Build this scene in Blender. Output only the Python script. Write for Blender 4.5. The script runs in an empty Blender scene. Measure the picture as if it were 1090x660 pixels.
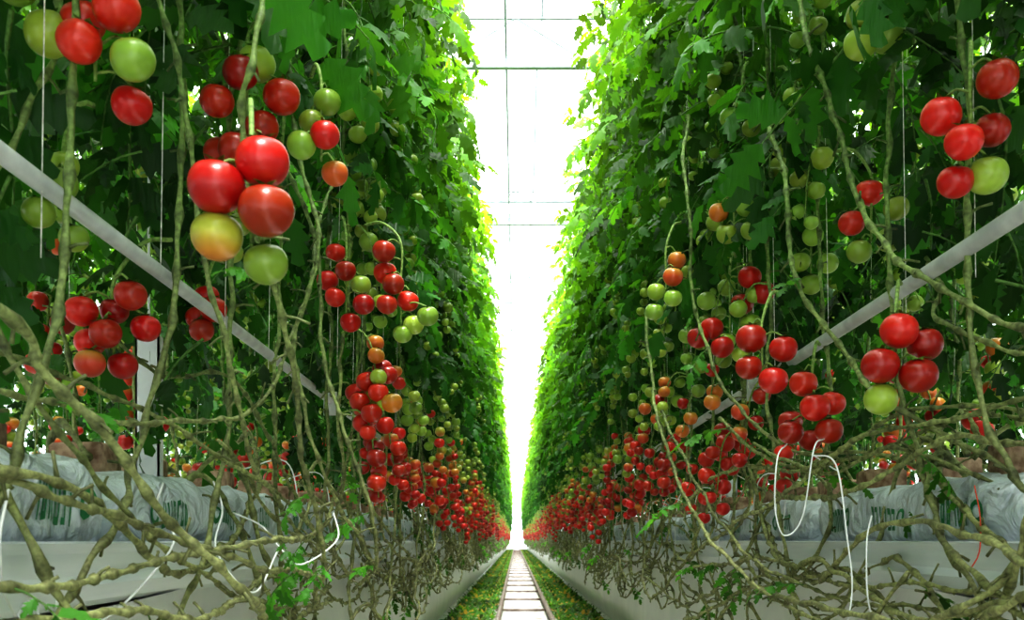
import bpy, math, random
import numpy as np
from mathutils import Vector, noise as mnoise

random.seed(7)
RNG = np.random.RandomState(7)
H = 0.82          # eye height
XC = 0.09         # aisle centre line
GX = 0.92         # aisle centre -> gutter centre
PITCH = 2*GX
K = 1.4167        # metres along the row per layout unit
scene = bpy.context.scene

# ------------------------------------------------------------------ materials
def new_mat(name):
    m = bpy.data.materials.new(name); m.use_nodes = True
    nt = m.node_tree; nt.nodes.clear()
    out = nt.nodes.new('ShaderNodeOutputMaterial')
    return m, nt, out

def principled(nt, **kw):
    p = nt.nodes.new('ShaderNodeBsdfPrincipled')
    for k, v in kw.items():
        k = k.replace('_', ' ')
        if k in p.inputs: p.inputs[k].default_value = v
    return p

def mat_leaf():
    m, nt, out = new_mat('tomato_leaf')
    a = nt.nodes.new('ShaderNodeAttribute'); a.attribute_name = 'Col'
    oi = nt.nodes.new('ShaderNodeObjectInfo')
    hsv = nt.nodes.new('ShaderNodeHueSaturation')
    mr = nt.nodes.new('ShaderNodeMapRange'); mr.inputs['To Min'].default_value = .7; mr.inputs['To Max'].default_value = 1.4
    nt.links.new(oi.outputs['Random'], mr.inputs['Value'])
    nt.links.new(mr.outputs[0], hsv.inputs['Value'])
    nt.links.new(a.outputs['Color'], hsv.inputs['Color'])
    p = principled(nt, Roughness=.45)
    nt.links.new(hsv.outputs[0], p.inputs['Base Color'])
    t = nt.nodes.new('ShaderNodeBsdfTranslucent')
    mx = nt.nodes.new('ShaderNodeMix'); mx.data_type = 'RGBA'; mx.blend_type = 'MULTIPLY'
    mx.inputs[0].default_value = 1
    nt.links.new(hsv.outputs[0], mx.inputs[6]); mx.inputs[7].default_value = (3.6, 2.8, 1.0, 1)
    nt.links.new(mx.outputs[2], t.inputs['Color'])
    n = nt.nodes.new('ShaderNodeTexNoise'); n.inputs['Scale'].default_value = 60
    b = nt.nodes.new('ShaderNodeBump'); b.inputs['Strength'].default_value = .5; b.inputs['Distance'].default_value = .01
    nt.links.new(n.outputs[0], b.inputs['Height']); nt.links.new(b.outputs[0], p.inputs['Normal'])
    s = nt.nodes.new('ShaderNodeMixShader'); s.inputs[0].default_value = .40
    nt.links.new(p.outputs[0], s.inputs[1]); nt.links.new(t.outputs[0], s.inputs[2])
    nt.links.new(s.outputs[0], out.inputs[0])
    return m

def mat_attr(name, rough, bump=0, bscale=60, coat=0, noisecol=0):
    m, nt, out = new_mat(name)
    a = nt.nodes.new('ShaderNodeAttribute'); a.attribute_name = 'Col'
    p = principled(nt, Roughness=rough, Coat_Weight=coat, Coat_Roughness=.15)
    src = a.outputs['Color']
    tc = nt.nodes.new('ShaderNodeTexCoord')
    n = nt.nodes.new('ShaderNodeTexNoise'); n.inputs['Scale'].default_value = bscale; n.inputs['Detail'].default_value = 4
    nt.links.new(tc.outputs['Object'], n.inputs['Vector'])
    if noisecol:
        hs = nt.nodes.new('ShaderNodeHueSaturation')
        mr = nt.nodes.new('ShaderNodeMapRange'); mr.inputs['To Min'].default_value = 1-noisecol; mr.inputs['To Max'].default_value = 1+noisecol
        mr.inputs['From Min'].default_value = .3; mr.inputs['From Max'].default_value = .7
        nt.links.new(n.outputs[0], mr.inputs['Value']); nt.links.new(mr.outputs[0], hs.inputs['Value'])
        nt.links.new(src, hs.inputs['Color']); src = hs.outputs[0]
    nt.links.new(src, p.inputs['Base Color'])
    if bump:
        b = nt.nodes.new('ShaderNodeBump'); b.inputs['Strength'].default_value = bump; b.inputs['Distance'].default_value = .004
        nt.links.new(n.outputs[0], b.inputs['Height']); nt.links.new(b.outputs[0], p.inputs['Normal'])
    nt.links.new(p.outputs[0], out.inputs[0])
    return m

def mat_noise(name, c1, c2, scale, rough=.6, bump=.2, metallic=0, bdist=.01, stretch=(1,1,1)):
    m, nt, out = new_mat(name)
    tc = nt.nodes.new('ShaderNodeTexCoord')
    mp = nt.nodes.new('ShaderNodeMapping'); mp.inputs['Scale'].default_value = stretch
    nt.links.new(tc.outputs['Object'], mp.inputs['Vector'])
    n = nt.nodes.new('ShaderNodeTexNoise'); n.inputs['Scale'].default_value = scale; n.inputs['Detail'].default_value = 6
    nt.links.new(mp.outputs[0], n.inputs['Vector'])
    r = nt.nodes.new('ShaderNodeValToRGB')
    r.color_ramp.elements[0].position = .35; r.color_ramp.elements[0].color = (*c1, 1)
    r.color_ramp.elements[1].position = .65; r.color_ramp.elements[1].color = (*c2, 1)
    nt.links.new(n.outputs[0], r.inputs[0])
    p = principled(nt, Roughness=rough, Metallic=metallic)
    nt.links.new(r.outputs[0], p.inputs['Base Color'])
    b = nt.nodes.new('ShaderNodeBump'); b.inputs['Strength'].default_value = bump; b.inputs['Distance'].default_value = bdist
    nt.links.new(n.outputs[0], b.inputs['Height']); nt.links.new(b.outputs[0], p.inputs['Normal'])
    nt.links.new(p.outputs[0], out.inputs[0])
    return m

def mat_bag():
    m, nt, out = new_mat('white_grow_bag_film')
    tc = nt.nodes.new('ShaderNodeTexCoord')
    n = nt.nodes.new('ShaderNodeTexNoise'); n.inputs['Scale'].default_value = 9; n.inputs['Detail'].default_value = 5; n.inputs['Distortion'].default_value = 1.6
    nt.links.new(tc.outputs['Object'], n.inputs['Vector'])
    p = principled(nt, Roughness=.26)
    r = nt.nodes.new('ShaderNodeValToRGB')
    r.color_ramp.elements[0].position = .3; r.color_ramp.elements[0].color = (.62, .68, .74, 1)
    r.color_ramp.elements[1].position = .6; r.color_ramp.elements[1].color = (.82, .88, .94, 1)
    nt.links.new(n.outputs[0], r.inputs[0]); nt.links.new(r.outputs[0], p.inputs['Base Color'])
    b = nt.nodes.new('ShaderNodeBump'); b.inputs['Strength'].default_value = 1.0; b.inputs['Distance'].default_value = .06
    nt.links.new(n.outputs[0], b.inputs['Height']); nt.links.new(b.outputs[0], p.inputs['Normal'])
    t = nt.nodes.new('ShaderNodeBsdfTranslucent'); t.inputs[0].default_value = (.82,.9,.97,1)
    s = nt.nodes.new('ShaderNodeMixShader'); s.inputs[0].default_value = .15
    nt.links.new(p.outputs[0], s.inputs[1]); nt.links.new(t.outputs[0], s.inputs[2])
    nt.links.new(s.outputs[0], out.inputs[0])
    return m

def mat_glass():
    m, nt, out = new_mat('greenhouse_diffuse_glass')
    t = nt.nodes.new('ShaderNodeBsdfTransparent'); t.inputs[0].default_value = (.96, .985, 1, 1)
    d = nt.nodes.new('ShaderNodeBsdfTranslucent'); d.inputs[0].default_value = (.95, .97, 1, 1)
    s = nt.nodes.new('ShaderNodeMixShader'); s.inputs[0].default_value = .2
    nt.links.new(t.outputs[0], s.inputs[1]); nt.links.new(d.outputs[0], s.inputs[2])
    nt.links.new(s.outputs[0], out.inputs[0])
    return m

M_LEAF = mat_leaf()
M_TOM = mat_attr('tomato_skin', .32, coat=.2, bscale=25, noisecol=.12)
M_STEM = mat_attr('tomato_vine_bark', .6, bump=.6, bscale=110, noisecol=.45)
M_WHITE = mat_noise('white_painted_steel', (.68,.70,.72), (.8,.82,.84), 12, .4, .05)
M_PIPE = mat_noise('painted_heating_pipe', (.46,.48,.49), (.60,.62,.62), 20, .38, .06)
M_GUTTER = mat_noise('coated_gutter_steel', (.66,.71,.76), (.82,.85,.88), 5, .35, .1, stretch=(1,.3,4))
M_BAG = mat_bag()
M_PRINT = mat_noise('green_bag_print', (.02,.16,.07), (.04,.24,.10), 30, .4, .1)
M_SKIRT = mat_noise('white_plastic_film', (.84,.85,.85), (.93,.93,.92), 4, .38, .5, bdist=.04, stretch=(1,1,.5))
M_CUBE = mat_noise('rockwool_cube', (.20,.12,.08), (.46,.34,.24), 40, .95, .8)
M_FLOOR = mat_noise('white_ground_cover', (.38,.38,.35), (.72,.71,.67), 9, .8, .3)
M_PATH = mat_noise('aisle_gravel_path', (.36,.32,.30), (.86,.84,.84), 11, .9, .9, bdist=.03)
M_RAIL = mat_noise('worn_rail_steel', (.16,.11,.09), (.34,.29,.26), 14, .5, .1)
M_TUBE = mat_noise('white_drip_tube', (.75,.76,.78), (.85,.86,.88), 10, .35, .0)
M_TRUSS = mat_noise('galvanised_truss', (.30,.33,.35), (.40,.43,.45), 6, .5, .05)
M_GLASS = mat_glass()
M_TWINE = mat_noise('red_twine', (.6,.05,.03), (.7,.1,.05), 30, .7, .1)

# ------------------------------------------------------------------ mesh builder
class MB:
    def __init__(s): s.v=[]; s.f=[]; s.m=[]; s.c=[]; s.n=0
    def add(s, V, F, mat, col):
        V = np.asarray(V, float); o = s.n
        s.v.append(V); s.n += len(V)
        c = np.asarray(col, float)
        if c.ndim == 1: c = np.tile(c, (len(V), 1))
        s.c.append(c)
        for f in F: s.f.append([i+o for i in f])
        s.m.extend([mat]*len(F))
    def mesh(s, name, mats, smooth=True):
        me = bpy.data.meshes.new(name)
        V = np.vstack(s.v)
        me.from_pydata(V.tolist(), [], s.f)
        for m in mats: me.materials.append(m)
        me.polygons.foreach_set('material_index', s.m)
        me.polygons.foreach_set('use_smooth', [smooth]*len(s.f))
        ca = me.color_attributes.new('Col', 'FLOAT_COLOR', 'POINT')
        C = np.ones((len(V), 4)); C[:, :3] = np.vstack(s.c)
        ca.data.foreach_set('color', C.ravel())
        me.update()
        return me

def obj(name, me, parent=None, loc=(0,0,0), scale=(1,1,1), rot=(0,0,0)):
    o = bpy.data.objects.new(name, me)
    scene.collection.objects.link(o)
    o.location = loc; o.scale = scale; o.rotation_euler = rot
    if parent: o.parent = parent
    return o

def empty(name, loc=(0,0,0)):
    e = bpy.data.objects.new(name, None); e.empty_display_size = .1
    scene.collection.objects.link(e); e.location = loc
    return e

def rotm(axis, a):
    c, s = math.cos(a), math.sin(a)
    if axis == 'x': return np.array([[1,0,0],[0,c,-s],[0,s,c]])
    if axis == 'y': return np.array([[c,0,s],[0,1,0],[-s,0,c]])
    return np.array([[c,-s,0],[s,c,0],[0,0,1]])

def smooth_path(P, step=.02):
    P = [np.array(p, float) for p in P]
    P = [2*P[0]-P[1]] + P + [2*P[-1]-P[-2]]
    out = []
    for i in range(1, len(P)-2):
        p0,p1,p2,p3 = P[i-1:i+3]
        n = max(2, int(np.linalg.norm(p2-p1)/step))
        for k in range(n):
            t = k/n
            out.append(.5*((2*p1)+(-p0+p2)*t+(2*p0-5*p1+4*p2-p3)*t*t+(-p0+3*p1-3*p2+p3)*t**3))
    out.append(P[-2])
    return np.array(out)

def tube(mb, pts, rad, col, mat, sides=6, cap=True):
    pts = np.asarray(pts, float); n = len(pts)
    rad = np.broadcast_to(np.asarray(rad, float), (n,))
    T = np.gradient(pts, axis=0); T /= (np.linalg.norm(T, axis=1, keepdims=True)+1e-9)
    ref = np.array([0,0,1.]) if abs(T[0][2]) < .9 else np.array([1.,0,0])
    N = np.cross(T[0], ref); N /= np.linalg.norm(N)
    ang = np.linspace(0, 2*math.pi, sides, endpoint=False)
    V = np.empty((n*sides, 3))
    for i in range(n):
        N = N - T[i]*np.dot(N, T[i]); N /= (np.linalg.norm(N)+1e-9)
        B = np.cross(T[i], N)
        V[i*sides:(i+1)*sides] = pts[i] + rad[i]*(np.outer(np.cos(ang), N)+np.outer(np.sin(ang), B))
    F = []
    for i in range(n-1):
        for j in range(sides):
            a = i*sides+j; b = i*sides+(j+1) % sides
            F.append([a, b, b+sides, a+sides])
    if cap:
        F.append(list(range(sides))[::-1]); F.append([(n-1)*sides+j for j in range(sides)])
    c = np.asarray(col, float)
    if c.ndim == 2: c = np.repeat(c, sides, axis=0)
    mb.add(V, F, mat, c)

def box(mb, lo, hi, mat=0, col=(1,1,1)):
    x0,y0,z0 = lo; x1,y1,z1 = hi
    V = [(x0,y0,z0),(x1,y0,z0),(x1,y1,z0),(x0,y1,z0),(x0,y0,z1),(x1,y0,z1),(x1,y1,z1),(x0,y1,z1)]
    mb.add(V, [[0,3,2,1],[4,5,6,7],[0,1,5,4],[1,2,6,5],[2,3,7,6],[3,0,4,7]], mat, col)

# ------------------------------------------------------------------ leaf templates
def leaflet(L, W, rng):
    n = 8
    droop = rng.uniform(.05, .5); fold = rng.uniform(.1, .6); cx = rng.uniform(-.15, .15)
    mid = []; le = []; ri = []
    for i in range(n+1):
        t = i/n
        mid.append((t*L, cx*L*t*t, -droop*L*t*t))
    for i in range(1, n):
        t = i/n
        w = W*math.sin(math.pi*t**.75)**.75
        w *= (1.15 if i % 2 else .60)
        fx = .07*L if i % 2 else -.01*L
        for side, arr in ((1, le), (-1, ri)):
            ww = w*rng.uniform(.85, 1.15)
            m = mid[i]
            arr.append((m[0]+fx, m[1]+side*ww, m[2]+fold*ww-(ww*ww/W)*.5+rng.uniform(-.06,.06)*W))
    V = mid+le+ri; F = []
    a = n+1; b = a+n-1
    F.append([0, 1, a]); F.append([0, b, 1])
    for i in range(1, n-1):
        F.append([i, i+1, a+i, a+i-1]); F.append([i+1, i, b+i-1, b+i])
    F.append([n-1, n, a+n-2]); F.append([n, n-1, b+n-2])
    return np.array(V), F

def compound_leaf(seed):
    rng = random.Random(seed)
    pieces = []
    k = rng.uniform(.25, .6)
    def rp(t): return np.array([t, .04*math.sin(t*4+seed), -k*t*t])
    tb = MB()
    tube(tb, [rp(t) for t in np.linspace(0, 1, 7)], np.linspace(.014, .006, 7), (1,1,1), 0, 4, False)
    pieces.append((np.vstack(tb.v), tb.f, 1, 1.0))
    for t, s in ((.24,.6), (.44,1.0), (.64,1.05), (.84,.9)):
        for side in (1, -1):
            tt = t+rng.uniform(-.03, .03)
            L = .36*s*rng.uniform(.8, 1.15); W = L*rng.uniform(.24, .34)
            V, F = leaflet(L, W, rng)
            R = rotm('z', side*math.radians(rng.uniform(50, 80))) @ rotm('y', rng.uniform(.0, .9)) @ rotm('x', rng.uniform(-.8, .8))
            pieces.append((V@R.T+rp(tt), F, 0, rng.uniform(.55, 1.45)))
    for t in (.34, .54, .74):
        side = rng.choice((1, -1))
        L = .14*rng.uniform(.8, 1.2)
        V, F = leaflet(L, L*.35, rng)
        R = rotm('z', side*1.3) @ rotm('y', rng.uniform(0, .5))
        pieces.append((V@R.T+rp(t), F, 0, rng.uniform(.9, 1.25)))
    V, F = leaflet(.42, .13, rng)
    R = rotm('y', rng.uniform(.4, .9))
    pieces.append((V@R.T+rp(1), F, 0, 1.05))
    return pieces
LEAVES = [compound_leaf(i) for i in range(8)]

def add_leaf(mb, pos, az, pitch, roll, size, col, rng):
    R = rotm('z', az) @ rotm('y', pitch) @ rotm('x', roll)
    for V, F, mt, sh in rng.choice(LEAVES):
        W = (V*size)@R.T + pos
        if mt == 1: mb.add(W, F, 1, (.10, .20, .045))
        else: mb.add(W, F, 0, np.array(col)*sh)

# ------------------------------------------------------------------ tomato template
def tomato_template(ns=18, nr=12):
    V = []; F = []
    for i in range(nr+1):
        ph = math.pi*i/nr
        for j in range(ns):
            th = 2*math.pi*j/ns
            r = math.sin(ph); z = math.cos(ph)
            lob = 1+.018*math.cos(5*th)*r
            zz = z*.95
            if z > .5: zz -= .14*((z-.5)/.5)**2
            V.append((r*lob*math.cos(th), r*lob*math.sin(th), zz))
    for i in range(nr):
        for j in range(ns):
            a = i*ns+j; b = i*ns+(j+1) % ns
            F.append([a, a+ns, b+ns, b])
    return np.array(V), F
TV, TF = tomato_template(24, 16)
TV2, TF2 = tomato_template(12, 8)

def calyx():
    V = []; F = []
    for k in range(6):
        a = 2*math.pi*k/6
        ca, sa = math.cos(a), math.sin(a)
        prof = [(0,.08,.82), (.25,.11,.87), (.50,.08,.88), (.82,.0,.86)]
        o = len(V)
        for (r, w, z) in prof:
            V.append((r*ca-w*sa, r*sa+w*ca, z)); V.append((r*ca+w*sa, r*sa-w*ca, z))
        for i in range(3):
            F.append([o+2*i, o+2*i+1, o+2*i+3, o+2*i+2])
    return np.array(V), F
CV, CF = calyx()

def tom_color(kind, rng):
    if kind == 'r':
        s = rng.uniform(.5, 1.1)
        return np.array([.60*s, .014*s+rng.uniform(0,.022), .014*s])
    if kind == 'o': return np.array([.62, rng.uniform(.06,.22), .03])
    if kind == 'y': return np.array([.40, .42, .06])
    s = rng.uniform(.7, 1.15)
    return np.array([(.27+rng.uniform(0,.09))*s, .45*s, .065*s])

def add_tomato(mb, pos, r, kind, rng, hi=False, tilt=None):
    V0, F0 = (TV, TF) if hi else (TV2, TF2)
    R = rotm('z', rng.uniform(0, 6.3)) @ rotm('x', rng.uniform(-.45, .45) if tilt is None else tilt)
    c = tom_color(kind, rng)
    zz = V0[:, 2:3]
    col = np.tile(c, (len(V0), 1))
    if kind in 'gy':
        k = np.clip((zz-.1)/.8, 0, 1); col = col*(1-.3*k)
        if kind == 'y':
            k2 = np.clip((-zz-.1)/.9, 0, 1); col = col*(1-k2)+np.array([.6,.2,.04])*k2
    if kind == 'o':
        k = np.clip((zz+.1)/.9, 0, 1); col = col*(1-k)+np.array([.45,.3,.05])*k
    mb.add((V0*r)@R.T+pos, F0, 2, col)
    mb.add((CV*r)@R.T+pos, CF, 1, (.12, .25, .045))
    return pos+R@np.array([0, 0, .82*r])

GREEN_STEM = (.22, .33, .09)
def truss(mb, base, dirv, kind_fn, rng, n=6, hi=False, r=.033):
    d = np.array(dirv, float); d /= np.linalg.norm(d)
    side = np.cross(d, (0,0,1.)); side /= np.linalg.norm(side)
    pts = [base, base+d*.05+np.array([0,0,.01]), base+d*.085+np.array([0,0,-.03])]
    Ln = .031*n
    for i in range(1, 4): pts.append(base+d*(.09+.008*i)+np.array([0,0,-.03-Ln*i/3]))
    P = smooth_path(pts, .015)
    tube(mb, P, np.linspace(.0035, .002, len(P)), GREEN_STEM, 1, 5)
    for i in range(n):
        t = .32+.66*i/(n-1)
        p = P[int(t*(len(P)-1))]
        s = 1 if i % 2 else -1
        rr = r*rng.uniform(.75, 1.1)*(1-.18*i/n)
        off = side*s*rr*rng.uniform(.8, 1.15)+d*rng.uniform(-.6, 1.0)*rr+np.array([0,0,-.012])
        top = add_tomato(mb, p+off, rr, kind_fn(i), rng, hi)
        tube(mb, [p, (p+top)/2+np.array([0,0,.006]), top], .0018, GREEN_STEM, 1, 4, False)

# ------------------------------------------------------------------ vine stems
def vine(mb, ctrl, r0, r1, rng, wob=.012, stubs=.25, cfun=None, sides=6, step=.017, leafp=0):
    P = smooth_path(ctrl, step)
    n = len(P); ph = rng.uniform(0, 100)
    for i in range(n):
        q = mnoise.noise_vector(Vector(P[i]*5)+Vector((ph,ph,ph)))
        q2 = mnoise.noise_vector(Vector(P[i]*18)+Vector((ph,ph,ph)))
        P[i] += np.array(q)*wob+np.array(q2)*wob*.3
    t = np.linspace(0, 1, n)
    R = r0+(r1-r0)*t
    node = np.array([1.6 if (i % 5 == 0) else (1.1 if i % 5 in (1,4) else .9) for i in range(n)])
    node *= np.array([rng.uniform(.88, 1.12) for _ in range(n)])
    cols = np.array([cfun(P[i], i/n)*(.55 if i % 5 == 0 else 1.0) for i in range(n)])
    tube(mb, P, R*node, cols, 1, sides)
    for i in range(5, n-5, 5):
        if rng.random() < stubs:
            T = P[i+1]-P[i-1]; T /= np.linalg.norm(T)+1e-9
            v = np.array([rng.gauss(0,1), rng.gauss(0,1), rng.gauss(0,1)]); v -= T*np.dot(v, T); v /= np.linalg.norm(v)
            e = P[i]+v*rng.uniform(.012, .045)+T*.01
            tube(mb, [P[i], (P[i]+e)/2+np.array([0,0,.003]), e], [R[i]*.75, R[i]*.45, R[i]*.5], cols[i]*1.1, 1, 5)
        if leafp and rng.random() < leafp:
            az = rng.uniform(0, 6.3)
            add_leaf(mb, P[i], az, rng.uniform(-.3, .8), rng.uniform(-.5,.5), rng.uniform(.05, .15), np.array([.05,.17,.03])*rng.uniform(.7,1.5), rng)
    return P

def stemcol(p, t):
    z = p[2]
    k = min(1, max(0, (z-.8)/.8))
    a = np.array([.29,.30,.14]); b = np.array([.18,.27,.08])
    q = .95+.6*mnoise.noise(Vector(p)*9)
    return (a*(1-k)+b*k)*q

def plant_unit(seed, fruit=True, runner=True):
    rng = random.Random(seed*13+5)
    mb = MB()
    xj = rng.uniform(-.05, .05)
    sgn = rng.choice((1, -1)); L = rng.uniform(1.6, 3.0)
    c = []
    xo = rng.uniform(.62, .76)
    zl = rng.uniform(.58, .90) if fruit else rng.uniform(.60, .78)
    c += [(GX-.02, -sgn*(L+.45), 1.0), (GX-.12, -sgn*(L+.38), 1.07), (xo+.03, -sgn*(L+.15), zl+.1)]
    for i in range(1, 5):
        c.append((xo+rng.uniform(-.06,.06), -sgn*(L*(1-i/5.)), zl+rng.uniform(-.11,.09)))
    c.append((.68+xj, -sgn*.12, zl+.16))
    c += [(.66+xj, 0, 1.2), (.65+xj+rng.uniform(-.03,.03), rng.uniform(-.04,.04), 1.6),
          (.64+xj, rng.uniform(-.04,.04), 2.2), (.62+xj, rng.uniform(-.04,.04), 3.0), (.59+xj, 0, 4.25)]
    vine(mb, c, .0060, .0046, rng, .022, .7, stemcol, 6, .02, leafp=.012)
    if runner:
        zz0 = rng.uniform(.60, .92); xo2 = rng.uniform(.62, .74)
        c = [(xo2+rng.uniform(-.05,.07), -.9+i*.36, zz0+rng.uniform(-.15,.15)) for i in range(6)]
        vine(mb, c, .0048, .004, rng, .03, .6, stemcol, 5, .022, leafp=.05)
    def xat(z): return .66+xj-.017*(z-1.2)
    z = 1.9; az = rng.uniform(0, 6.3)
    while z < 4.35:
        az += 2.4+rng.uniform(-.5, .5)
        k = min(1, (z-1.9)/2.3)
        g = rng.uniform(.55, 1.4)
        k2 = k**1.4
        col = (np.array([.020,.092,.015])*(1-k2)+np.array([.125,.29,.026])*k2)*g  # shade painted into low leaves; top ones young and painted brighter as top-lit
        size = rng.uniform(.24, .34)*(1-.15*max(0, k-.7)/.3)
        if rng.random() < .08 and k > .5: size *= 1.3
        if math.cos(az) < 0 and rng.random() < .6: size *= .85
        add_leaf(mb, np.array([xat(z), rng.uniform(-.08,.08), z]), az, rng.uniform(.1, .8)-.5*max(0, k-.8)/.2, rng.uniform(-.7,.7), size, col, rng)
        z += rng.uniform(.045, .078)
    z = 1.3
    while z < 1.95:
        if rng.random() < .7:
            az2 = rng.uniform(-1.1, 1.1)
            add_leaf(mb, np.array([xat(z)+.05, 0, z]), az2, rng.uniform(.2, .9), rng.uniform(-.5,.5), rng.uniform(.18,.28), np.array([.014,.06,.013])*rng.uniform(.6,1.4), rng)  # leaves behind the fruit; deep canopy shade put into their dark green
        z += .11
    if fruit:
        z = 1.12+rng.uniform(-.12, .2)
        mat_z = rng.uniform(1.25, 1.52)
        while z < 2.4:
            zz = z
            def kf(i, zz=zz):
                u = zz-.012*i+rng.uniform(-.07, .07)
                if u < mat_z-.04: return 'r' if rng.random() > .14 else 'o'
                if u < mat_z+.10: return rng.choice(('r', 'o', 'y', 'g', 'o', 'g'))
                return 'g'
            a = math.pi+rng.uniform(-1.15, 1.15)
            if rng.random() < (.88 if z < 1.9 else .75):
                truss(mb, np.array([xat(z), 0, z+.08]), (math.cos(a), math.sin(a), 0), kf, rng, rng.randint(4, 7), r=.032 if z < 1.6 else .029)
            z += rng.uniform(.22, .33)
    tube(mb, [(xat(1.3)+.01, .012, 1.3), (xat(2.5)+.012, .015, 2.5), (xat(4.2), 0, 4.45)], .0010, (.75,.75,.7), 1, 4)
    return mb.mesh('tomato_plant_%d' % seed, [M_LEAF, M_STEM, M_TOM])

UNITS = [plant_unit(i, runner=(i % 2 == 0)) for i in range(10)]
BARE = [plant_unit(20+i, fruit=False, runner=False) for i in range(3)]

cnt = 0
def plant_row(xc, side, ys, near_bare=False):
    global cnt
    e = empty('tomato_plant_row')
    for y in ys:
        cnt += 1
        yy = y+random.uniform(-.08, .08)
        me = random.choice(BARE) if (near_bare and yy < 1.75*K) else random.choice(UNITS)
        obj('tomato_plant_%d' % cnt, me, e, (xc+random.uniform(-.035,.035), yy, random.uniform(-.12, .10)),
                (side, random.choice((1, -1)), 1))
    return e

YEND = 84
ys_main = [-3.5, -2.6, -1.8, -1.1, -.4, .3]+list(np.arange(.9, 2.4, .38))+list(np.arange(2.5, 30, .31))+list(np.arange(30, YEND-4, .38))
plant_row(XC, 1, ys_main, True)
plant_row(XC, -1, ys_main, True)
ys_s = list(np.arange(-.8, 20, .40))
for k in (-1, 1):
    for side in (1, -1):
        plant_row(XC+k*PITCH, side, ys_s)
ys_s2 = list(np.arange(-.4, 22, .42))
for k in (-2, 2):
    plant_row(XC+k*PITCH, -1 if k > 0 else 1, ys_s2)
ys_s3 = list(np.arange(-.4, 24, .5))
for k in (-2, 2):
    plant_row(XC+k*PITCH, 1 if k > 0 else -1, ys_s3)

# ------------------------------------------------------------------ hero clusters (world metres, z relative to eye level)
def clus(name, y, toms, hang, rad=.034):
    rng = random.Random(sum(map(ord, name)))
    mb = MB()
    y *= K
    cx = sum(t[0] for t in toms)/len(toms)
    zt = max(t[1] for t in toms); zb = min(t[1] for t in toms)
    hang = np.array([hang[0], hang[1]*K, hang[2]+H])
    top = np.array([cx, y+.02, zt+H+.035]); bot = np.array([cx, y+.02, zb+H+.02])
    P = smooth_path([hang, (hang+top)/2+np.array([0,0,.03]), top, (top+bot)/2, bot], .01)
    tube(mb, P, np.linspace(.0045, .0025, len(P)), GREEN_STEM, 1, 6)
    for i, t in enumerate(toms):
        dy = t[3] if len(t) > 3 else (-.022 if i % 2 else .028)
        r = rad*(t[4] if len(t) > 4 else rng.uniform(.88, 1.05))
        pos = np.array([t[0], y+dy, t[1]+H])
        tl = rng.uniform(-.35, .35)
        topc = add_tomato(mb, pos, r, t[2], rng, True, tl)
        tgt = pos[2]+.03
        j = min(range(len(P)), key=lambda q: abs(P[q][2]-tgt)+.5*abs(P[q][0]-pos[0]))
        q = P[j]
        tube(mb, smooth_path([q, (q+topc)/2+np.array([0,0,.012]), topc], .008), .0022, GREEN_STEM, 1, 5, False)
    obj('tomato_cluster', mb.mesh('tomato_cluster', [M_LEAF, M_STEM, M_TOM]))

clus('a', .93, [(-.581,.664,'r',-.03),(-.535,.712,'r'),(-.602,.722,'r'),(-.514,.645,'g',-.02),(-.543,.615,'r',.05,.88),(-.646,.70,'g',.02),(-.56,.77,'r'),(-.67,.745,'g')], (-.56,1.0,.95), .032)
clus('b', .83, [(-.358,.423,'r',-.02,1.0),(-.305,.457,'r',-.01,.95),(-.297,.393,'r',-.025,.97),(-.363,.370,'y',.0,.92),(-.309,.342,'g',.02,.8)], (-.37,.95,.60))
clus('c', 1.27, [(-.48,.78,'r'),(-.549,.808,'r'),(-.557,.731,'r'),(-.515,.72,'r'),(-.442,.838,'r'),(-.506,.86,'r'),(-.49,.90,'g')], (-.50,1.35,1.0))
clus('c2', 1.32, [(-.40,.82,'g'),(-.365,.775,'r'),(-.355,.72,'o'),(-.41,.755,'g'),(-.37,.86,'g')], (-.42,1.4,.95), .029)
clus('d', 1.05, [(-.708,.587,'g'),(-.723,.497,'g'),(-.692,.474,'g'),(-.690,.54,'g')], (-.68,1.1,.70), .026)
clus('e', 1.17, [(-.742,.345,'r'),(-.694,.350,'r'),(-.700,.40,'r'),(-.652,.415,'r'),(-.685,.305,'r'),(-.735,.388,'r'),(-.645,.37,'r'),(-.72,.30,'o')], (-.63,1.25,.55), .027)
clus('e2', 1.45, [(-.665,.525,'r'),(-.635,.485,'r'),(-.685,.48,'r'),(-.66,.442,'r')], (-.62,1.5,.66), .027)
clus('e3', 1.55, [(-.655,.76,'g'),(-.62,.71,'g'),(-.673,.69,'g'),(-.638,.647,'g'),(-.70,.735,'g')], (-.62,1.6,.9), .027)
clus('f', 1.9, [(-.506,.809,'r'),(-.47,.744,'r'),(-.53,.731,'r'),(-.499,.671,'r'),(-.465,.613,'r'),(-.42,.652,'r'),(-.435,.718,'g')], (-.5,1.95,.92), .031)
clus('f2', 1.88, [(-.363,.744,'r'),(-.335,.70,'r'),(-.30,.666,'r'),(-.352,.645,'r'),(-.284,.60,'g'),(-.24,.613,'g'),(-.315,.575,'g'),(-.36,.79,'r')], (-.43,1.95,.9), .031)
clus('f3', 2.0, [(-.44,.47,'r'),(-.40,.43,'r'),(-.46,.41,'r'),(-.42,.37,'r'),(-.38,.49,'r'),(-.36,.40,'o')], (-.45,2.05,.6), .031)
clus('g', 2.2, [(-.527,1.197,'g'),(-.572,1.09,'g'),(-.451,1.06,'g'),(-.512,.985,'g'),(-.505,1.136,'g'),(-.439,1.127,'g'),(-.48,1.22,'g')], (-.52,2.25,1.35), .03)
clus('g2', 2.0, [(-.455,1.29,'g'),(-.49,1.245,'g'),(-.43,1.23,'g'),(-.46,1.18,'g')], (-.48,2.05,1.4), .027)
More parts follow.
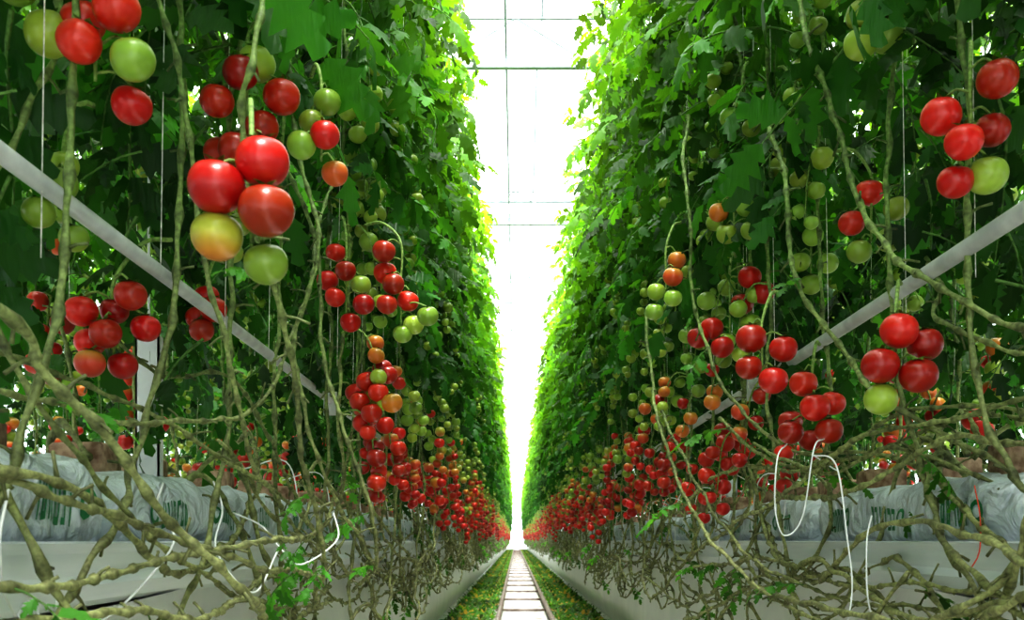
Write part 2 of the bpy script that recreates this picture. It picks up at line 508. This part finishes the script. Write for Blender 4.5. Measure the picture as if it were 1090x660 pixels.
clus('h', 1.37, [(.756,1.027,'g'),(.69,1.042,'g'),(.775,1.09,'g'),(.684,.985,'g'),(.73,1.09,'g')], (.74,1.45,1.2))
clus('i', 1.12, [(.71,.708,'r'),(.779,.747,'r'),(.795,.685,'r'),(.725,.645,'r'),(.787,.61,'g'),(.735,.60,'r',.03)], (.80,1.2,.86), .032)
clus('j', 1.54, [(.808,.795,'r'),(.85,.742,'g'),(.768,.725,'r'),(.835,.672,'g'),(.785,.66,'g')], (.74,1.58,.9), .032)
clus('k', 1.9, [(.799,.783,'g'),(.861,.765,'g'),(.83,.72,'g'),(.82,.84,'g')], (.75,1.95,.95), .032)
clus('k2', 1.9, [(.773,1.161,'g'),(.796,1.225,'g'),(.733,1.115,'g'),(.78,1.0,'g'),(.74,1.05,'g'),(.83,.97,'g')], (.75,1.95,1.35), .03)
clus('k3', 1.95, [(.655,1.25,'g'),(.608,1.198,'g'),(.68,1.19,'g')], (.68,2.0,1.4), .03)
clus('k4', 1.92, [(.577,.932,'o'),(.642,.932,'g'),(.60,.87,'g'),(.655,.865,'g')], (.66,2.0,1.05), .03)
clus('l', 1.24, [(.693,.379,'r',-.01,1.0),(.748,.358,'r',.01,.95),(.659,.316,'r',-.01,1.0),(.723,.297,'r',-.02,1.0),(.667,.258,'g',.01,.9)], (.75,1.33,.5))
clus('m', 1.59, [(.648,.255,'r'),(.690,.307,'r'),(.747,.324,'r'),(.723,.253,'r'),(.678,.37,'r')], (.73,1.64,.47), .033)
clus('n', 1.54, [(.538,.462,'r'),(.598,.428,'r'),(.532,.396,'r'),(.575,.358,'r')], (.62,1.6,.58))
clus('o', 2.0, [(.58,.627,'r'),(.60,.562,'r'),(.54,.60,'r'),(.68,.765,'r'),(.67,.70,'r'),(.72,.72,'r')], (.66,2.05,.85))
clus('p', 2.1, [(.50,.87,'o'),(.48,.805,'o'),(.436,.772,'g'),(.48,.74,'g'),(.43,.71,'g')], (.52,2.15,1.0), .03)

# ------------------------------------------------------------------ hero stems
def hero_vines(name, paths):
    rng = random.Random(len(paths)*31)
    mb = MB()
    for (pp, rr) in paths:
        ctrl = [(x, y*K, z+H) for x, y, z in pp]
        vine(mb, ctrl, rr*.70, rr*.60, rng, .016, .75, stemcol, 8, .012, leafp=.06)
    obj(name, mb.mesh(name, [M_LEAF, M_STEM, M_TOM]))

hero_vines('bare_tomato_vine_bundle', [
 ([(-.40,1.05,1.2),(-.36,.95,.712),(-.385,.97,.60),(-.37,1.02,.406),(-.36,1.1,.265),(-.37,1.2,.124),(-.383,1.4,-.048),(-.5,1.7,-.16),(-.62,2.3,-.2)], .0068),
 ([(-.66,1.4,1.2),(-.614,1.55,1.0),(-.482,1.6,.759),(-.449,1.6,.473),(-.394,1.6,.231),(-.34,1.7,-.033),(-.5,2.1,-.15)], .0068),
 ([(-.70,.5,.45),(-.604,.8,.27),(-.595,.86,.205),(-.54,.92,.118),(-.50,1.0,.02),(-.43,1.12,-.098),(-.5,1.5,-.2),(-.6,2.2,-.15)], .0092),
 ([(-.72,.5,.12),(-.604,.8,.074),(-.561,.95,.03),(-.513,1.1,.0),(-.445,1.3,-.06),(-.5,1.8,-.1)], .0075),
 ([(-.72,.4,-.05),(-.566,.75,-.05),(-.549,1.0,-.04),(-.445,1.3,0),(-.5,1.7,.02),(-.56,2.2,.2),(-.5,2.3,.8)], .0075),
 ([(-.62,1.1,1.0),(-.55,1.1,.78),(-.53,1.15,.55),(-.50,1.2,.3),(-.50,1.35,.12),(-.53,1.7,0),(-.6,2.2,-.1)], .0064),
 ([(-.7,1.0,.9),(-.66,.98,.72),(-.70,.95,.55),(-.72,.9,.4),(-.66,.95,.2),(-.60,1.1,.02),(-.55,1.4,-.12),(-.58,2.0,-.2)], .0068),
 ([(-.70,.6,-.12),(-.55,.85,-.09),(-.5,1.1,-.12),(-.55,1.5,-.08),(-.6,2.1,-.02)], .0075),
 ([(-.75,.8,.20),(-.66,.95,.19),(-.58,1.15,.2),(-.52,1.35,.26),(-.48,1.5,.5),(-.45,1.7,.9)], .006),
 ([(-.80,1.3,.42),(-.72,1.4,.34),(-.63,1.5,.36),(-.58,1.6,.24),(-.55,1.9,.02),(-.6,2.5,-.15)], .006),
 ([(-.50,1.5,1.3),(-.47,1.45,.9),(-.42,1.42,.6),(-.45,1.4,.35),(-.40,1.5,.1),(-.36,1.8,-.08)], .0064),
 ([(-.78,1.0,.28),(-.68,1.15,.25),(-.58,1.3,.17),(-.50,1.6,.05),(-.48,2.0,-.12)], .006),
])
hero_vines('bare_tomato_vine_bundle', [
 ([(.64,1.6,1.35),(.662,1.5,1.06),(.686,1.4,.741),(.726,1.3,.528),(.81,1.2,.404),(.86,1.15,.356),(.95,1.0,.30)], .0085),
 ([(.62,1.7,1.1),(.629,1.6,.803),(.642,1.55,.586),(.724,1.5,.402),(.79,1.4,.26),(.967,1.3,.134)], .0085),
 ([(.52,2.1,1.3),(.498,2.0,.977),(.525,2.0,.674),(.604,1.9,.379),(.745,1.8,.235),(.90,1.65,.20),(1.0,1.5,.10)], .0074),
 ([(.46,2.4,.8),(.478,2.3,.427),(.523,2.1,.13),(.597,1.8,-.087),(.706,1.6,-.176),(.8,1.2,-.2)], .008),
 ([(.70,1.8,.12),(.72,1.5,.10),(.80,1.3,.19),(.86,1.15,.16),(.95,.95,.17)], .0078),
 ([(.60,2.2,-.02),(.68,1.8,.10),(.74,1.5,.22),(.84,1.3,.24),(.98,1.1,.28)], .0075),
 ([(.62,2.4,-.1),(.70,1.9,-.05),(.76,1.6,-.10),(.82,1.3,-.09),(.92,1.0,-.12)], .007),
 ([(.58,2.5,.1),(.66,2.1,.22),(.72,1.7,.18),(.82,1.4,.26),(1.0,1.2,.22)], .0068),
 ([(.55,2.6,.5),(.60,2.2,.15),(.66,1.9,-.05),(.78,1.6,-.14),(.88,1.2,-.15)], .0068),
 ([(.9,1.5,.62),(.84,1.35,.5),(.80,1.3,.42),(.86,1.2,.33),(.96,1.1,.32)], .0065),
 ([(.60,2.0,.35),(.70,1.8,.20),(.78,1.55,.19),(.9,1.35,.24),(1.05,1.2,.18)], .0068),
 ([(.66,1.9,.26),(.74,1.65,.16),(.80,1.45,.20),(.88,1.3,.12),(.98,1.2,.04)], .0065),
])

# ------------------------------------------------------------------ gutters, bags, skirts
Y0, Y1 = -2.5, YEND-1
def extrude_profile(name, prof, y0, y1, mat, ysteps=2, closed=True, disp=None):
    mb = MB(); n = len(prof); V = []
    for i in range(ysteps):
        y = y0+(y1-y0)*i/(ysteps-1)
        for j, (x, z) in enumerate(prof):
            p = [x, y, z]
            if disp: p = disp(p, j)
            V.append(p)
    F = []
    for i in range(ysteps-1):
        for j in range(n if closed else n-1):
            a = i*n+j; b = i*n+(j+1) % n
            F.append([a, b, b+n, a+n])
    mb.add(V, F, 0, (1,1,1))
    return mb.mesh(name, [mat], smooth=False)

gp = [(-.165,.80),(-.175,.815),(-.165,.818),(-.15,.80),(-.14,.785),(-.06,.775),(-.04,.76),(.04,.76),(.06,.775),(.14,.785),(.15,.80),(.165,.818),(.175,.815),(.165,.80),
      (.160,.765),(.170,.75),(.160,.725),(.07,.72),(.05,.70),(-.05,.70),(-.07,.72),(-.160,.725),(-.170,.75),(-.160,.765)]
gutter_me = extrude_profile('growing_gutter', gp, Y0, Y1, M_GUTTER)
gx_list = [XC-GX, XC+GX, XC-GX-PITCH, XC+GX+PITCH]
for gx in gx_list: obj('growing_gutter', gutter_me, None, (gx, 0, 0))

def skirt_mesh(side):
    prof = [(-.02,.70),(0,.62),(.012,.5),(.03,.38),(.035,.26),(.02,.14),(-.01,.05),(-.06,.006),(-.16,.004)]
    def d(p, j):
        y = p[1]
        p[0] += .012*math.sin(y*5.3+j*.4)+.01*mnoise.noise(Vector((y*2.2, j*.5, 1)))
        if j == 0: p[2] += .012*math.sin(y*3.1)
        p[0] *= side
        return p
    me = extrude_profile('skirt', [(-x, z) for x, z in prof], Y0, Y1, M_SKIRT, 500, False, d)
    for p in me.polygons: p.use_smooth = True
    return me
sk1 = skirt_mesh(1); sk2 = skirt_mesh(-1)
for k in (0, -1, 1):
    obj('white_plastic_skirt', sk1, None, (XC+k*PITCH+.85, 0, 0))
    obj('white_plastic_skirt', sk2, None, (XC+k*PITCH-.85, 0, 0))

def bag_mesh(seed):
    rng = random.Random(seed)
    mb = MB(); nx, ny = 14, 90
    V = []; F = []
    L, W, T = 1.14, .29, .15
    for i in range(ny+1):
        v = i/ny*2-1
        for j in range(nx*2):
            a = 2*math.pi*j/(nx*2)
            ca, sa = math.cos(a), math.sin(a)
            e = max(0, 1-abs(v)**14)**.5*(1-.04*abs(v)**4)
            x = W/2*math.copysign(abs(ca)**.45, ca)*(.6+.4*e)
            z = T/2*math.copysign(abs(sa)**.55, sa)*(.12+.88*e)
            q = mnoise.noise(Vector((x*9+seed, v*5.5, z*14)))*.018 + mnoise.noise(Vector((x*25+seed, v*16, z*30)))*.011
            V.append((x*(1+q*4), v*L/2, z+T/2+q))
    m = nx*2
    for i in range(ny):
        for j in range(m):
            F.append([i*m+j, i*m+(j+1) % m, (i+1)*m+(j+1) % m, (i+1)*m+j])
    F.append(list(range(m))[::-1]); F.append([ny*m+j for j in range(m)])
    mb.add(V, F, 0, (1,1,1))
    Vn = np.array(V).reshape(ny+1, m, 3)
    def surf(fi, fj, off=.0025):
        i = min(ny-1, max(0, int(fi))); j = int(math.floor(fj)) % m
        di, dj = fi-int(fi), fj-math.floor(fj)
        p = (Vn[i, j]*(1-di)*(1-dj)+Vn[i+1, j]*di*(1-dj)+Vn[i, (j+1) % m]*(1-di)*dj+Vn[i+1, (j+1) % m]*di*dj)
        c = np.array([0, p[1], T/2]); d = p-c; d /= np.linalg.norm(d)
        return p+d*off
    def patch(i0, i1, j0, j1):
        g = 3; VV = []; FF = []
        for a in range(g+1):
            for b in range(g+1): VV.append(surf(i0+(i1-i0)*a/g, j0+(j1-j0)*b/g))
        for a in range(g):
            for b in range(g):
                o = a*(g+1)+b; FF.append([o, o+1, o+g+2, o+g+1])
        mb.add(VV, FF, 2, (1,1,1))
    for jc in (0.0, float(nx)):
        for start in (14, 42, 68):
            p = start
            # round emblem
            cI, cJ = p-3.2, jc
            for q in range(10):
                a0 = 2*math.pi*q/10; a1 = 2*math.pi*(q+1)/10
                VV = [surf(cI+1.7*rr*math.cos(a), cJ+.75*rr*math.sin(a)) for rr in (.55, 1) for a in (a0, a1)]
                mb.add(VV, [[0,1,3,2]], 2, (1,1,1))
            for q in range(6):
                w = rng.uniform(.9, 1.4)
                patch(p, p+.4, jc-.7, jc+.7)
                if rng.random() < .7: patch(p+.4, p+w, jc+.4, jc+.7)
                if rng.random() < .7: patch(p+.4, p+w, jc-.7, jc-.4)
                if rng.random() < .5: patch(p+w-.35, p+w, jc-.7, jc+.7)
                p += w+.6
    for yy in (-.38, 0, .38):
        s = .05; z0 = T-.012; zt = T+.06
        yy += rng.uniform(-.03, .03); xx = rng.uniform(-.05, .05)
        ring = []
        for (zz, k) in ((z0,1),(zt-.006,1),(zt,.9)):
            for (a, b) in ((-1,-1),(0,-1.04),(1,-1),(1.04,0),(1,1),(0,1.04),(-1,1),(-1.04,0)):
                ring.append((xx+a*s*k, yy+b*s*k, zz+rng.uniform(-.002,.002)))
        Fc = []
        for r_ in range(2):
            for j in range(8): Fc.append([r_*8+j, r_*8+(j+1) % 8, r_*8+8+(j+1) % 8, r_*8+8+j])
        Fc.append([16+j for j in range(8)])
        mb.add(ring, Fc, 1, (1,1,1))
    return mb.mesh('grow_bag_%d' % seed, [M_BAG, M_CUBE, M_PRINT])
BAGS = [bag_mesh(i) for i in range(4)]
c2 = 0
for gi, gx in enumerate(gx_list):
    e = empty('grow_bag_row')
    for y in np.arange(-1.3, YEND-3 if gi < 2 else 18, 1.19):
        c2 += 1
        obj('grow_bag_%d' % c2, random.choice(BAGS), e, (gx+random.uniform(-.01,.01), y, .80), rot=(0,0,random.uniform(-.015,.015)+(math.pi if c2 % 2 else 0)))

def hanger(mb, x, y):
    w = .026
    box(mb, (x-w, y, .86), (x+w, y+.004, 1.27)); box(mb, (x-w, y, .86), (x-w+.004, y+.025, 1.27)); box(mb, (x+w-.004, y, .86), (x+w, y+.025, 1.27))
    for k in range(5): box(mb, (x-.006, y-.002, .93+k*.07), (x+.006, y+.001, .955+k*.07))
    tube(mb, [(x, y+.01, 1.25), (x, y+.01, 3.3), (x, y+.01, 5.33)], .003, (1,1,1), 0, 6)
for gi, gx in enumerate(gx_list):
    mbh = MB()
    for y in np.arange(1.5*K if gx < 0 else 4.6, 80, 5.0): hanger(mbh, gx+.02, y)
    obj('gutter_hanger_set', mbh.mesh('gutter_hanger_set', [M_WHITE], False))
for gx in gx_list:
    mbl = MB()
    for y in np.arange(.5, 80, 2.5):
        box(mbl, (gx-.02, y, 0), (gx+.02, y+.04, .70))
        box(mbl, (gx-.03, y-.01, 0), (gx+.03, y+.05, .012))
        box(mbl, (gx-.08, y, .69), (gx+.08, y+.04, .70))
    obj('gutter_stand_set', mbl.mesh('gutter_stand_set', [M_WHITE], False))

# ------------------------------------------------------------------ heating pipes along the rows
def pipe_row(x, z, r, name):
    mb = MB()
    tube(mb, [(x, y, z) for y in np.linspace(Y0, Y1, 20)], r, (1,1,1), 0, 20)
    for y in np.arange(2.3*K, 80, 4.5):
        tube(mb, [(x, y-.012, z), (x, y+.012, z)], r*1.25, (1,1,1), 1, 16)
        box(mb, (x-.022, y-.002, z-.05), (x+.022, y+.002, z+.03), 1)
        box(mb, (x-.002, y-.002, z), (x+.002, y+.002, 5.33), 1)
    obj(name, mb.mesh(name, [M_PIPE, M_WHITE]))
pipe_row(-.625, H+.470, .0125, 'heating_pipe')
pipe_row(.80, H+.518, .0155, 'heating_pipe')

# ------------------------------------------------------------------ drip tubes
def tubes(name, paths, r, mat, z0=H):
    mb = MB()
    for pp in paths:
        P = smooth_path([(x, y*K, z+z0) for x, y, z in pp], .01)
        tube(mb, P, r, (1,1,1), 0, 8)
    obj(name, mb.mesh(name, [mat]))
tubes('white_drip_tube', [
 [(.62,1.56,.22),(.575,1.5,.18),(.57,1.5,.07),(.59,1.5,.01),(.63,1.5,.05),(.655,1.5,.20),(.70,1.55,.23)],
 [(.66,1.52,.19),(.68,1.45,.16),(.69,1.42,.0),(.69,1.4,-.1),(.675,1.4,-.19),(.7,1.5,-.3)],
 [(.73,1.4,.05),(.71,1.38,0),(.70,1.36,-.1),(.71,1.36,-.16)],
], .0018, M_TUBE)
tubes('white_drip_tube', [
 [(-.70,.95,.12),(-.64,.86,.06),(-.62,.82,.0),(-.63,.84,-.06),(-.66,.9,-.1)],
 [(-.62,1.2,.10),(-.60,1.14,.05),(-.55,1.1,.0),(-.59,1.08,-.07),(-.63,1.05,-.12),(-.68,1.0,-.16)],
 [(-.64,.95,-.06),(-.62,.92,-.10),(-.645,.92,-.125),(-.67,.92,-.10),(-.65,.92,-.08),(-.64,.92,-.12)],
 [(-.62,1.5,.06),(-.54,1.45,.03),(-.48,1.4,-.02),(-.44,1.4,-.05),(-.38,1.45,0),(-.40,1.5,.06)],
 [(-.62,1.4,.12),(-.58,1.35,.06),(-.57,1.3,-.02),(-.5,1.3,-.10),(-.47,1.35,-.02)],
], .0020, M_TUBE)
tubes('red_marker_twine', [[(.84,1.25,.10),(.83,1.22,.04),(.815,1.2,-.02),(.80,1.2,-.05)]], .0012, M_TWINE)

def far_drip(side):
    mb = MB(); rng = random.Random(side+5)
    for y in np.arange(2.8, 22, .5):
        x0 = XC+side*(GX-.13); y += rng.uniform(-.1,.1)
        P = smooth_path([(x0+side*.08, y, 1.02), (x0-side*.04, y+.03, 1.04+rng.uniform(0,.05)), (x0-side*.07, y+.06, .9), (x0-side*.06, y+.1, .70+rng.uniform(-.1,.05)), (x0-side*.05, y+.16, .8)], .02)
        tube(mb, P, .0022, (1,1,1), 0, 5)
    obj('drip_line_set', mb.mesh('drip_line_set', [M_TUBE]))
far_drip(1); far_drip(-1)

# ------------------------------------------------------------------ floor, path, rails
def slab(name, lo, hi, mat):
    mb = MB(); box(mb, lo, hi); return obj(name, mb.mesh(name, [mat], False))
slab('floor', (-6.5, -6, -.05), (6.5, YEND, 0), M_FLOOR)
slab('aisle_path', (XC-.225, -2, 0.0), (XC+.225, YEND-1, .012), M_PATH)
mb = MB()
for s in (-1, 1):
    tube(mb, [(XC+s*.262, y, .062) for y in np.linspace(-1.5, YEND-1, 30)], .0255, (1,1,1), 0, 14)
for y in np.arange(-1, YEND-2, 2.0):
    box(mb, (XC-.32, y, .0125), (XC+.32, y+.03, .037))
obj('pipe_rail_track', mb.mesh('pipe_rail_track', [M_RAIL]))

def weed_patch(seed):
    rng = random.Random(seed+99); mb = MB()
    for i in range(280):
        V, F = leaflet(rng.uniform(.04,.09), rng.uniform(.010,.025), rng)
        R = rotm('z', rng.uniform(0, 6.3)) @ rotm('y', rng.uniform(-1.1, .1))
        c = np.array([.05,.14,.03])*rng.uniform(.4, 1.7)
        if rng.random() < .12: c = np.array([.3,.25,.1])
        mb.add(V@R.T+np.array([rng.uniform(.31,.78), rng.uniform(-.5,.5), rng.uniform(0,.05)]), F, 0, c)
    return mb.mesh('weeds_%d' % seed, [M_LEAF])
WEEDS = [weed_patch(i) for i in range(3)]
for s in (-1, 1):
    e = empty('ground_weed_strip')
    for i, y in enumerate(np.arange(-.5, YEND-3, .95)):
        obj('weed_patch_%d_%d' % (s+1, i), random.choice(WEEDS), e, (XC, y, 0), (s, 1, 1))

# ------------------------------------------------------------------ greenhouse shell
RZ = H+4.5
BAY = 3.2*K; Y68 = 6.45*K
mb = MB()
for i in range(-3, 18):
    y = Y68+BAY*i
    if y < -5.5 or y > YEND: continue
    box(mb, (-6.4, y-.03, RZ-.045), (6.4, y+.03, RZ+.045))
    box(mb, (-6.4, y-.015, RZ+.42), (6.4, y+.015, RZ+.45))
    for k in range(9):
        x = -6.3+k*1.4
        tube(mb, [(x, y, RZ), (x+.7, y, RZ+.43)], .010, (1,1,1), 0, 6)
        tube(mb, [(x+.7, y, RZ+.43), (x+1.4, y, RZ)], .010, (1,1,1), 0, 6)
obj('roof_truss_set', mb.mesh('roof_truss_set', [M_TRUSS], False))
mb = MB()
for i in range(-4, 17):
    y = Y68+BAY*i
    if y+BAY > YEND+1 or y < -8: continue
    V = [(-6.5, y, RZ+.46), (6.5, y, RZ+.46), (6.5, y+BAY/2, RZ+1.1), (-6.5, y+BAY/2, RZ+1.1), (6.5, y+BAY, RZ+.46), (-6.5, y+BAY, RZ+.46)]
    mb.add(V, [[0,1,2,3],[3,2,4,5]], 0, (1,1,1))
    for x in np.arange(-6.0, 6.5, 1.25):
        tube(mb, [(x, y, RZ+.45), (x, y+BAY/2, RZ+1.09)], .012, (1,1,1), 1, 4)
        tube(mb, [(x, y+BAY/2, RZ+1.09), (x, y+BAY, RZ+.45)], .012, (1,1,1), 1, 4)
    tube(mb, [(-6.5, y+BAY/2, RZ+1.08), (6.5, y+BAY/2, RZ+1.08)], .03, (1,1,1), 1, 6)
obj('ceiling', mb.mesh('ceiling', [M_GLASS, M_TRUSS], False))
mb = MB()
for x in (XC-.18, XC-GX, XC+GX):
    tube(mb, [(x, -2, RZ+.06), (x, YEND-1, RZ+.06)], .012, (1,1,1), 0, 6)
obj('crop_wire_rail', mb.mesh('crop_wire_rail', [M_TRUSS]))

def glazed_wall(name, a, b, h, step=1.25):
    mb = MB(); a = np.array(a, float); b = np.array(b, float)
    L = np.linalg.norm(b-a); d = (b-a)/L
    z = np.array([0,0,1.])
    mb.add([a, b, b+z*h, a+z*h], [[0,1,2,3]], 0, (1,1,1))
    for s in np.arange(0, L+.01, step):
        p = a+d*s; tube(mb, [p, p+z*h], .018, (1,1,1), 1, 4)
    for zz in (.4, 2.0, 3.6, h):
        tube(mb, [a+z*zz, b+z*zz], .02, (1,1,1), 1, 4)
    obj(name, mb.mesh(name, [M_GLASS, M_WHITE], False))
glazed_wall('wall_back', (-6.5, YEND, 0), (6.5, YEND, 0), RZ+.46)
glazed_wall('wall_left', (-6.5, -6, 0), (-6.5, YEND, 0), RZ+.46, 4.5)
glazed_wall('wall_right', (6.5, -6, 0), (6.5, YEND, 0), RZ+.46, 4.5)

# ------------------------------------------------------------------ light
w = bpy.data.worlds.new('overcast_sky'); scene.world = w; w.use_nodes = True
nt = w.node_tree; bg = nt.nodes['Background']
tc = nt.nodes.new('ShaderNodeTexCoord'); sp = nt.nodes.new('ShaderNodeSeparateXYZ')
nt.links.new(tc.outputs['Generated'], sp.inputs[0])
r = nt.nodes.new('ShaderNodeValToRGB')
r.color_ramp.elements[0].position = 0; r.color_ramp.elements[0].color = (.80,.87,.94,1)
r.color_ramp.elements[1].position = .6; r.color_ramp.elements[1].color = (.98,.99,.98,1)
nt.links.new(sp.outputs['Z'], r.inputs[0]); nt.links.new(r.outputs[0], bg.inputs[0])
bg.inputs[1].default_value = 2.8
sun = bpy.data.lights.new('sun', 'SUN'); sun.energy = 8.0; sun.angle = math.radians(20); sun.color = (1,.97,.89)
so = bpy.data.objects.new('sun', sun); scene.collection.objects.link(so)
so.rotation_euler = (math.radians(20), math.radians(2), 0)
so.location = (0, -1, 8)

scene.view_settings.view_transform = 'Standard'
try: scene.view_settings.look = 'High Contrast'
except Exception as ex: print('look', ex)
scene.view_settings.exposure = .08

# ------------------------------------------------------------------ camera
cam = bpy.data.cameras.new('camera'); co = bpy.data.objects.new('camera', cam); scene.collection.objects.link(co)
cam.sensor_width = 36; cam.lens = 24.0*K; cam.clip_start = .05; cam.clip_end = 300
cam.shift_y = 245/1090; cam.shift_x = -4/1090
cam.dof.use_dof = True; cam.dof.focus_distance = 2.8; cam.dof.aperture_fstop = 10
co.location = (0, 0, H); co.rotation_euler = (math.radians(90), 0, 0)
scene.camera = co
